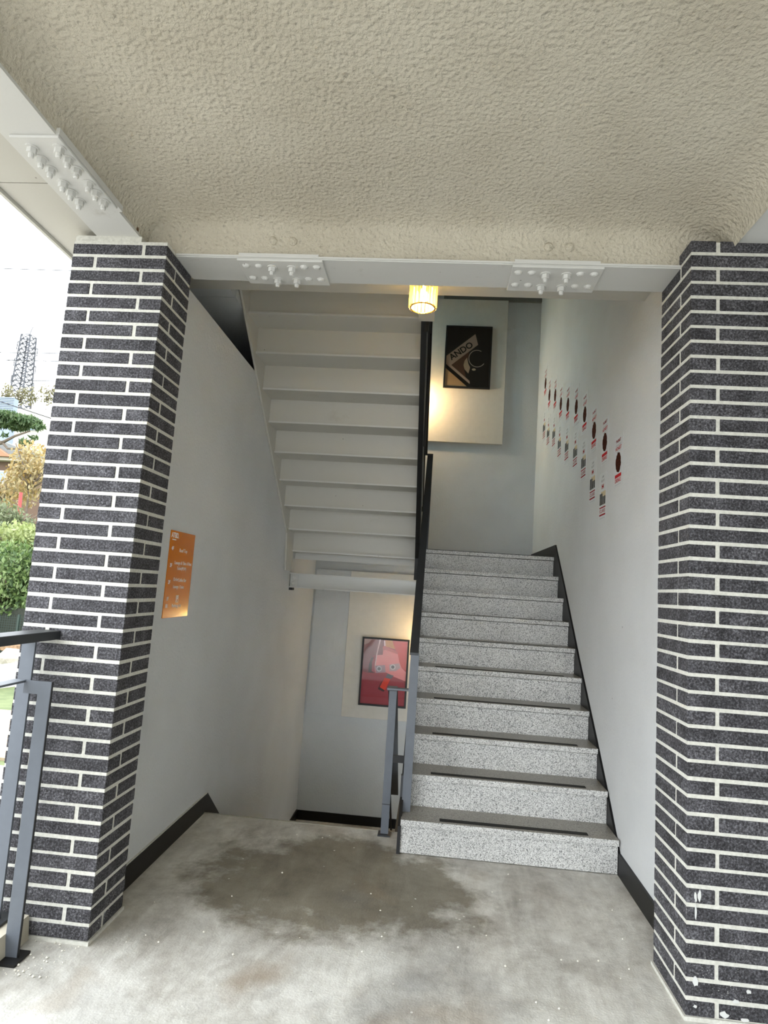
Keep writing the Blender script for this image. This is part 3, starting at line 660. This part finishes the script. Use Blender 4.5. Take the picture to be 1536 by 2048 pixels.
for k in range(20):
    t = 2*math.pi*k/20; place('crystal_rod', rod_me, (LX+.0635*math.cos(t), LY+.0635*math.sin(t), LZ+.002), lp, (0, 0, t))
m = MB(); m.lathe([(0, 0), (.012, .004), (.019, .018), (.019, .04), (.011, .066), (.009, .08)], (LX, LY, LZ+.035), 16); m.build('bulb', mat_emit('warm_bulb', (1, .70, .22, 1), 18), lp, True)
m = MB(); m.lathe([(.014, 0), (.014, .07)], (LX, LY, LZ+.112), 16); m.build('socket', M_GOLD, lp)
warm_light('lamp_light', (LX, LY, LZ+.05), 2.2, .02, lp)
# unseen stairwell lamps, added to give the back wall its warm glow
def added_wall_lamp(x, z, label, power):
    r = empty('wall_lamp', (x, YB, z), label, 'lamp')
    box('back_plate', (x-.04, YB-.012, z-.05), (x+.04, YB, z+.05), M_GOLD, r)
    m = MB(); m.tube([(x, YB-.01, z), (x, YB-.23, z)], .008); m.build('arm', M_GOLD, r)
    m = MB(); m.lathe([(.02, .05), (.045, -.04)], (x, YB-.24, z), 20); m.build('shade', M_CRYS, r, True)
    m = MB(); m.lathe([(0, -.02), (.016, -.008), (.018, .008), (0, .03)], (x, YB-.24, z), 12); m.build('bulb', MATS['warm_bulb'], r, True)  # bulb of the added lamp
    warm_light('lamp_light', (x, YB-.25, z-.07), power, .03, r)  # light of the added lamp
added_wall_lamp(.90, 3.55, 'warm wall lamp on the back wall hidden behind the upper flight', 3.2)
added_wall_lamp(1.17, .98, 'warm wall lamp under the granite flight right of the red picture', .7)
# ------------------------------------------------------------------ garden and hillside outside, to the left
exec_outside = True
def leaf_cloud(name, blobs, n, size, mat, parent, seed, flat=.35, shape_l=1.6):
    rnd = random.Random(seed); v = []; f = []
    wts = [b[3]*b[4]*b[5] for b in blobs]
    for _ in range(n):
        cx, cy, cz, rx, ry, rz = rnd.choices(blobs, wts)[0]
        while True:
            a, b, c = rnd.uniform(-1, 1), rnd.uniform(-1, 1), rnd.uniform(-1, 1); q = a*a+b*b+c*c
            if .2 < q < 1: break
        p = Vector((cx+a*rx, cy+b*ry, cz+c*rz)); s = size*rnd.uniform(.6, 1.3)
        e = Euler((rnd.uniform(0, 6.3), rnd.uniform(0, 6.3), rnd.uniform(0, 6.3))).to_matrix()
        k = len(v)
        for u, w in ((-.5*shape_l, 0), (0, -.42), (.5*shape_l, 0), (0, .42)): v.append(tuple(p+e @ Vector((u*s, w*s, .1*s if w else 0))))
        f.append((k, k+1, k+2, k+3))
    o = MB(); o.v = v; o.f = f; o.mi = [0]*len(f); me = bpy.data.meshes.new(name); me.from_pydata(v, [], f); me.materials.append(mat)
    ob = bpy.data.objects.new(name, me); link(ob)
    if parent is not None: ob.parent = parent; ob.location = -wpos(parent)
    ob['kind'] = 'stuff'; return ob
def branchy(pts_list, mat, parent, name='trunk'):
    m = MB()
    for pts, r0, r1 in pts_list:
        n = len(pts); m.tube(pts, [r0+(r1-r0)*i/(n-1) for i in range(n)], 7)
    return m.build(name, mat, parent, True)
M_BARK = mat_painted('bark', srgb(92, 80, 68), .9, .2)
M_GRASS = NT('grass_ground'); _g = M_GRASS; _g.col(_g.ramp(_g.noise(_g.pos(), 3, 5), [(.35, srgb(70, 82, 46)), (.65, srgb(98, 106, 66))])); _g.set(Roughness=.95); M_GRASS = _g.m
gz = -.6
M_YARD = mat_painted('pale_gravel', srgb(146, 142, 136), .95, .12)
gd = MB(); ys_ = [-60, -12, 0, 8, 12, 16, 24, 40, 70, 130, 260]
def gh(y): return gz if y < 12 else gz+(y-12)*.29
for i in range(len(ys_)-1):
    xa = -.46 if ys_[i] < 8 else 200
    gd.poly([(-260, ys_[i], gh(ys_[i])), (xa, ys_[i], gh(ys_[i])), (xa, ys_[i+1], gh(ys_[i+1])), (-260, ys_[i+1], gh(ys_[i+1]))])
gd.poly([(-.46, 0, gz), (200, 0, gz), (200, 8, gz), (-.46, 8, gz)]) if False else None
gd = gd.build('ground', M_GRASS); struct(gd)
gv = MB().box((-30, -60, gz), (-.47, 3.7, gz+.02)).build('gravel_yard', M_YARD); struct(gv)
yd = MB().box((-.45, -60, -.9), (60, -9, -.02)).build('yard', M_YARD); struct(yd)
fw_ = box('foundation', (-.45, -9, -1.4), (-.40, LD, -.25), M_MORTAR); struct(fw_)
def ray(px, py, Y):
    """point at world depth Y on the sight line of a measured photo position, used only to survey positions"""
    d = cam.matrix_world.to_3x3() @ Vector(((px-768)/1255.7, -(py-1024)/1255.7, -1)); t = (Y-cam.matrix_world.translation.y)/d.y
    return cam.matrix_world.translation+d*t
# path of pavers and low white wall
pv = NT('tan_pavers'); b_ = pv.new('ShaderNodeTexBrick'); pv.link(pv.pos((3.5, 3.5, 3.5)), b_.inputs['Vector'])
b_.inputs['Color1'].default_value = srgb(180, 156, 124); b_.inputs['Color2'].default_value = srgb(171, 145, 112); b_.inputs['Mortar'].default_value = srgb(144, 128, 104); pv.col(b_.outputs['Color']); pv.set(Roughness=.9)
pth = MB().box((-9, 3.9, gz), (-.6, 5.9, gz+.03)).build('garden_path', pv.m); struct(pth)
gw = MB()
for i in range(10):
    a0, a1 = -.6+.16*i, -.6+.16*(i+1); c = (-8.0, 8.3)
    gw.prism([(c[0]+2.6*math.cos(a0), c[1]+2.6*math.sin(a0)), (c[0]+2.6*math.cos(a1), c[1]+2.6*math.sin(a1)), (c[0]+2.35*math.cos(a1), c[1]+2.35*math.sin(a1)), (c[0]+2.35*math.cos(a0), c[1]+2.35*math.sin(a0))], 'Z', gz, gz+.34)
gw = gw.build('garden_wall', plain('white_render', srgb(182, 180, 174), .8)); tag(gw, 'low curved white garden wall below the railing', 'wall')
# rocks
def rock(name, loc, r, mat, label, grp, seed):
    rnd = random.Random(seed); b = bmesh.new(); bmesh.ops.create_icosphere(b, subdivisions=2, radius=1)
    for vv in b.verts: vv.co *= rnd.uniform(.78, 1.12); vv.co = Vector((vv.co.x*r[0], vv.co.y*r[1], max(vv.co.z, -.5)*r[2]))
    me = bpy.data.meshes.new(name); b.to_mesh(me); b.free(); me.materials.append(mat); o = bpy.data.objects.new(name, me); link(o); o.location = loc; return tag(o, label, 'rock', grp)
M_ROCK = mat_painted('grey_rock', srgb(140, 134, 120), .9, .2); M_TAN = mat_painted('tan_stone', srgb(128, 102, 76), .9, .25)
p = ray(14, 1352, 9.0); rock('boulder', (p.x, p.y, gz+.12), (.33, .3, .30), M_ROCK, 'pale grey boulder between the tan stones and the curved white wall', None, 1)
for i in range(12):
    p = ray(3+(i % 6)*7.2, 1333-(i//6)*9, 9.55+(i//6)*.25)
    rock('garden_stone', (p.x, p.y, gz+.14+(i//6)*.18), (.11, .11, .11), M_TAN, 'small tan stone piled at the foot of the wire fence', 'tan stones below the fence', 20+i)
wfn = empty('wire_fence', (-7.3, 10.2, gz), 'dark green wire mesh fence behind the tan stones', 'fence')
M_WIRE = plain('green_wire', srgb(30, 46, 38), .6)
for k in range(5):
    x = -8.4+k*.55; box('post', (x-.02, 10.18, gz), (x+.02, 10.22, .35), M_WIRE, wfn)
mm = MB()
for k in range(45): mm.bar((-8.4+k*.05, 10.2, gz+.02), (-8.4+k*.05, 10.2, .33), .006)
for k in range(18): mm.bar((-8.4, 10.2, gz+.03+k*.05), (-6.2, 10.2, gz+.03+k*.05), .006)
tag(mm.build('mesh', M_WIRE, wfn), kind='stuff')
bkd = box('hedge_bank', (-9.2, 10.5, gz), (-5.5, 11.8, .45), mat_painted('dark_soil', srgb(41, 44, 35), .95, .3)); struct(bkd)
# hedge
M_LEAFG = mat_leaf('green_leaves', [(51, 71, 37), (82, 105, 56), (108, 128, 74), (130, 145, 97)])
M_LEAFL = mat_leaf('lime_leaves', [(111, 124, 68), (133, 143, 85), (149, 155, 108)])
M_LEAFY = mat_leaf('autumn_leaves', [(137, 111, 62), (152, 131, 82), (161, 148, 109), (125, 111, 78)])
M_LEAFP = mat_leaf('pine_needles', [(48, 71, 39), (71, 93, 53), (93, 109, 71)])
M_LEAFT = mat_leaf('thin_foliage', [(103, 97, 68), (118, 113, 81), (130, 124, 96)])
def bush(name, px, py, Y, rpx, rpy, n, leaf, mat, label, seed, trunk=True, cat='shrub', dep=.6):
    c = ray(px, py, Y); dist = (c-cam.matrix_world.translation).length; s = dist/1255.7
    g = gh(Y); r = empty(name, (c.x, c.y, g), label, cat)
    rx, rz = rpx*s, rpy*s
    if trunk:
        m = [([(c.x, c.y, g-.1), (c.x+.05, c.y, (g+c.z)/2), (c.x, c.y, c.z)], max(.03, rx*.07), max(.012, rx*.03))]
        rnd = random.Random(seed)
        for k in range(9):
            a = rnd.uniform(0, 6.28); e = (c.x+rx*.8*math.cos(a), c.y+rx*.6*math.sin(a), c.z+rz*rnd.uniform(-.3, .8)); st = (c.x, c.y, c.z-rz*.5)
            m.append(([st, ((st[0]+e[0])/2+.03, (st[1]+e[1])/2, (st[2]+e[2])/2+.05*rz), e], max(.02, rx*.03), .006+rx*.006))
        branchy(m, M_BARK, r)
    rnd = random.Random(seed+1)
    blobs = [(c.x+rnd.uniform(-.5, .5)*rx, c.y+rnd.uniform(-.5, .5)*rx*dep, c.z+rnd.uniform(-.5, .5)*rz, rx*.6, rx*dep, rz*.6) for _ in range(7)]
    leaf_cloud('foliage', blobs, n, leaf, mat, r, seed+2); return r
bush('hedge_shrub', 20, 1185, 10.9, 75, 85, 5200, .075, M_LEAFG, 'dense green leafy shrub behind the wire fence', 100)
bush('hedge_shrub', 85, 1160, 11.3, 60, 90, 3200, .075, M_LEAFG, 'green shrub half hidden behind the left pillar edge', 110)
bush('hedge_shrub', 35, 1092, 11.6, 65, 42, 2200, .07, M_LEAFL, 'bright lime green shrub top above the dense shrub', 120)
bush('hedge_shrub', 15, 1045, 13.0, 60, 40, 2400, .07, mat_leaf('grey_green_leaves', [(81, 91, 62), (103, 111, 78), (122, 127, 96)]), 'grey-green wispy shrub below the yellow tree', 130)
bush('autumn_tree', 62, 945, 14.5, 52, 62, 1300, .085, M_LEAFY, 'yellow autumn tree in front of the house', 140, cat='tree')
bush('autumn_tree', 10, 985, 15.5, 40, 30, 600, .08, M_LEAFY, 'pale yellow tree at the frame edge beside the house', 150, cat='tree')
bush('hedge_shrub', -110, 1180, 11.2, 75, 85, 3000, .08, M_LEAFG, 'green shrub outside the left frame edge beside the fence', 180)
bush('hedge_shrub', 190, 1150, 12.2, 85, 90, 3000, .08, M_LEAFG, 'broad green shrub hidden behind the left pillar', 190)
bush('hedge_shrub', 330, 1150, 13.5, 90, 95, 3000, .085, M_LEAFL, 'lime green shrub hidden behind the white wall', 195)
# pine with flat needle pads
pc = ray(-60, 905, 19); pg = gh(19); pn = empty('pine_tree', (pc.x, pc.y, pg), 'green pine with flat needle pads and bent branches over the house', 'tree')
a1 = ray(-40, 895, 19); a2 = ray(5, 885, 19); a3 = ray(30, 872, 19); a4 = ray(60, 862, 19); b2 = ray(15, 897, 19); b3 = ray(42, 898, 19); b4 = ray(62, 880, 19)
branchy([([(pc.x-.3, pc.y, pg-.2), (pc.x-.1, pc.y, (pg+pc.z)/2), tuple(a1), tuple(a2)], .22, .07), ([tuple(a2), tuple(a3), tuple(a4)], .06, .025), ([tuple(a2), tuple(b2), tuple(b3), tuple(b4)], .05, .02)], M_BARK, pn)
pads = []
for (x, y, rx_, rz_) in ((15, 832, 30, 8), (50, 842, 32, 10), (30, 850, 30, 10), (78, 855, 14, 6), (68, 876, 9, 4), (50, 885, 14, 5), (8, 870, 8, 3), (-20, 845, 30, 10)):
    q = ray(x, y, 19+random.uniform(-.3, .3)); s = 24/1255.7; pads.append((q.x, q.y, q.z, rx_*s, rx_*s*.7, rz_*s))
leaf_cloud('needles', pads, 3200, .085, M_LEAFP, pn, 160, shape_l=2.6)
# house with hipped roof
M_BROWN = mat_painted('brown_wall', srgb(89, 70, 56), .9, .15); M_TILE = mat_painted('grey_roof', srgb(102, 104, 102), .7, .12)
hp = ray(-20, 930, 24); hs = empty('house', (hp.x, hp.y, gh(24)), 'brown house with grey roof and pale eaves behind the yellow tree', 'house')
e1 = ray(40, 925, 24); zt = e1.z
box('walls', (hp.x-4, hp.y, gh(24)-.5), (e1.x+1.2, hp.y+6, zt), M_BROWN, hs)
box('eaves', (hp.x-4.4, hp.y-.4, zt), (e1.x+1.6, hp.y+6.4, zt+.14), plain('pale_eaves', srgb(171, 163, 148), .7), hs)
MB().prism([(hp.x-4.4, zt+.14), (e1.x+1.6, zt+.14), (e1.x-1.0, zt+.95), (hp.x-1.5, zt+.95)], 'Y', hp.y-.3, hp.y+6.3).build('roof', M_TILE, hs)
gq = ray(10, 915, 23.6); MB().prism([(gq.x-3.2, zt+.14), (gq.x+.35, zt+.14), (gq.x-1.4, zt+1.15)], 'Y', hp.y-.6, hp.y+.5).build('gable', plain('orange_brown_gable', srgb(140, 102, 76), .8), hs)
wq = ray(3, 945, 23.9); wd = box('window', (wq.x-.35, hp.y-.05, wq.z-.5), (wq.x+.2, hp.y+.02, wq.z+.1), plain('white_frame', srgb(180, 182, 185), .5), hs)
box('pane', (wq.x-.29, hp.y-.06, wq.z-.44), (wq.x+.14, hp.y-.048, wq.z+.04), plain('pale_pane', srgb(120, 131, 144), .2), wd)
# far buildings
bp = ray(0, 800, 48); bpr = ray(29, 802, 48); g48 = gh(48)
bA = empty('corrugated_building', ((bp.x+bpr.x)/2, 48, g48), 'blue-grey corrugated building on the hill', 'building')
ztop = ray(0, 793, 48).z; box('body', (bp.x-8, 48, g48-1), (bpr.x-.05, 48.6, ztop-.1), mat_painted('blue_grey_cladding', srgb(120, 129, 144), .7), bA)
zb = ray(0, 836, 48).z
for k in range(13):
    z = zb+(ztop-zb)*k/13; box('cladding_sheet', (bp.x-8, 47.9, z), (bpr.x, 48.0, z+(ztop-zb)/13*.62), MATS['blue_grey_cladding'], bA)
cp = ray(32, 828, 54); cpr = ray(112, 838, 54); g54 = gh(54)
bB = empty('cream_building', ((cp.x+cpr.x)/2, 54, g54), 'long cream building with glazed porch beside the corrugated one', 'building')
ctop = ray(60, 818, 54).z
box('body', (cp.x, 54, g54-1), (cpr.x+3, 55, ctop), mat_painted('cream_wall', srgb(185, 179, 164), .8), bB)
q0, q1 = ray(30, 828, 53), ray(69, 836, 53)
box('porch_roof', (q0.x, 52.6, q1.z-.05), (q1.x, 54, q1.z+.12), plain('grey_canopy', srgb(96, 99, 107), .6), bB)
for k in range(4):
    xx = q0.x+(q1.x-q0.x)*(k+.1)/4; wd = box('window', (xx, 53.93, q1.z-1.0), (xx+(q1.x-q0.x)/4*.8, 54.0, q1.z-.1), plain('white_frame2', srgb(176, 180, 184), .5), bB)
    box('pane', (xx+.05, 53.9, q1.z-.95), (xx+(q1.x-q0.x)/4*.8-.05, 53.935, q1.z-.15), plain('sky_pane', srgb(140, 160, 171), .15), wd)
for i, (px, py, rx_, ry_) in enumerate(((14, 788, 15, 20), (40, 795, 13, 20), (66, 788, 15, 22), (95, 790, 14, 24), (-15, 790, 15, 20), (120, 790, 15, 22))):
    bush('hill_tree', px, py, 70+i % 3, rx_, ry_, 300, .20, M_LEAFT, ['sparse pale tree left of the pylon foot', 'sparse pale tree at the pylon foot', 'sparse pale tree right of the pylon foot', 'sparse pale tree against the brick edge', 'sparse pale tree at the far left edge', 'sparse pale tree behind the brick pillar'][i], 300+i*7, cat='tree', dep=.5)
# pylon
M_PYL = plain('grey_pylon_steel', srgb(56, 57, 62), .6)
py = empty('power_pylon', (-109, 150, gh(150)), 'grey lattice power pylon standing against the white sky', 'pylon')
pb = ray(36, 800, 150); ptp = ray(53, 672, 150); scl = 1.0
zb, zt_ = gh(150)-2, ptp.z; cxb, cxt = pb.x, ptp.x-.0
def corner(t, sx, sy):
    hw = 1.75-.55*t; return Vector((cxb+(cxt-cxb)*max(0, (t*(zt_-zb)+zb-pb.z)/(zt_-pb.z))+sx*hw, 150+sy*hw, zb+t*(zt_-zb)))
cxb2 = cxb
def corner(t, sx, sy):
    hw = 2.0-.75*t; return Vector((-109.2+sx*hw, 150+sy*hw, zb+t*(zt_-zb)))
for sx in (-1, 1):
    for sy in (-1, 1): MB().bar(corner(0, sx, sy), corner(1, sx, sy), .34).build('leg', M_PYL, py)
br2 = MB(); N = 17
for k in range(N):
    t0, t1 = k/N, (k+1)/N
    for (a, b) in (((-1, -1), (1, -1)), ((1, -1), (1, 1)), ((1, 1), (-1, 1)), ((-1, 1), (-1, -1))):
        br2.bar(corner(t0, *a), corner(t1, *b), .15); br2.bar(corner(t0, *b), corner(t1, *a), .15); br2.bar(corner(t1, *a), corner(t1, *b), .15)
tag(br2.build('lattice', M_PYL, py), kind='stuff')
tp = corner(1, 0, 0); MB().bar(tp, tp+Vector((.8, 0, 2.6)), .14).build('peak', M_PYL, py)
arm_tips = []
for t, side in ((.93, -1), (.86, 1), (.74, -1), (.66, 1), (.55, -1), (.47, 1)):
    c = corner(t, side, 0); tip = c+Vector((side*1.6, 0, 0))
    m = MB(); m.bar(c+Vector((0, 1, 0)), tip, .12); m.bar(c-Vector((0, 1, 0)), tip, .12); m.bar(c+Vector((0, 0, 1.0)), tip, .09); m.build('cross_arm', M_PYL, py)
    m = MB(); m.tube([tip, tip-Vector((0, 0, 2.0))], .13, 6); m.build('insulator', M_PYL, py); arm_tips.append(tip-Vector((0, 0, 2.0)))
M_CABLE = plain('dark_cable', srgb(46, 46, 48), .7)
def cable(a, b, sag, r, label, grp=None, n=14):
    pts = [Vector(a).lerp(Vector(b), i/n)-Vector((0, 0, sag*4*(i/n)*(1-i/n))) for i in range(n+1)]
    o = MB(); o.tube(pts, r, 5); o = o.build('power_cable', M_CABLE); return tag(o, label, 'cable', grp)
ARM = ['its peak', 'its top left arm', 'its top right arm', 'its middle left arm', 'its middle right arm', 'its lowest left arm', 'its lowest right arm']
for i, tpp in enumerate([tuple(tp+Vector((.8, 0, 2.5)))]+[tuple(a) for a in arm_tips]):
    t_ = Vector(tpp); cable(t_, t_+Vector((-60, 8, 2)), 3, .05, 'thin high-voltage line running left from the pylon at '+ARM[i], 'lines left of the pylon')
    cable(t_, t_+Vector((70, -30, -22)), 4, .05, 'thin high-voltage line falling right from the pylon at '+ARM[i], 'lines right of the pylon')
# street cables on poles outside the frame
pole_pts = []
for nm, x, lab in (('a', -34, 'wooden utility pole left of the view carrying street cables'), ('b', -4, 'wooden utility pole behind the brick pillar carrying street cables')):
    y = 22; r = empty('utility_pole', (x, y, gh(y)), lab, 'pole'); m = MB(); m.tube([(x, y, gh(y)-.5), (x, y, 14.5)], [.16, .11], 10); m.build('shaft', M_BARK, r)
    for z in (8.6, 9.3, 10.2, 13.6): box('cross_arm', (x-.05, y-.5, z-.05), (x+.05, y+.2, z+.05), M_BARK, r)
for py0, py1, lab in ((537, 541, 'topmost street cable high above the pylon'), (705, 707, 'upper of two close street cables crossing the pylon'), (720, 723, 'lower of two close street cables crossing the pylon'), (761, 762, 'street cable above the hill trees')):
    a, b = ray(0, py0, 22), ray(130, py1, 22); d = (b-a)/(b.x-a.x); A = a+d*(-34-a.x); B = a+d*(-4-a.x); cable(A, B, 0.0, .017, lab, None, 4)
a, b = ray(0, 803, 22), ray(100, 836, 22); d = (b-a)/(b.x-a.x); cable(a+d*(-30-a.x), a+d*(-6-a.x), 0, .02, 'slanting street cable crossing the cream building', None, 4)
# red and white pole in the garden
mp = empty('striped_pole', tuple(ray(35, 1055, 13.6)), 'slim red and white striped pole between the shrubs', 'pole')
b0, b1 = ray(33, 1075, 13.6), ray(42, 985, 13.6); mp.location = (b0.x, b0.y, gh(13.6))
M_PR, M_PW = plain('pole_red', srgb(152, 56, 52), .6), plain('pole_white', srgb(185, 182, 177), .6)
MB().tube([(b0.x, b0.y, gh(13.6)), tuple(b0)], .045, 8).build('foot', M_PW, mp)
for k in range(5):
    MB().tube([tuple(b0.lerp(b1, k/5)), tuple(b0.lerp(b1, (k+1)/5))], .045, 8).build('band', M_PR if k % 2 == 0 or k == 3 else M_PW, mp)
# grit on the floor
rnd = random.Random(5); gm = MB()
for _ in range(90):
    if rnd.random() < .5: x, y = rnd.uniform(-.2, -.02), rnd.uniform(-.22, -.01)
    else: x, y = rnd.uniform(.1, 2.2), rnd.uniform(-.3, 1.3)
    if x > 1.02 and y > 1.0: continue
    s = rnd.uniform(.002, .0055); k = len(gm.v)
    gm.v += [(x-s, y, s*.6), (x, y-s, s*.5), (x+s, y, s*.6), (x, y+s, s*.5), (x, y, s*1.5), (x, y, 0)]
    for a, b, c in ((0, 1, 4), (1, 2, 4), (2, 3, 4), (3, 0, 4), (1, 0, 5), (2, 1, 5), (3, 2, 5), (0, 3, 5)): gm.f.append((k+a, k+b, k+c)); gm.mi.append(0)
gr_ = gm.build('grit', plain('white_grit', srgb(226, 222, 210), .9)); tag(gr_, 'small white grit scattered over the concrete floor', 'grit', None, 'stuff')
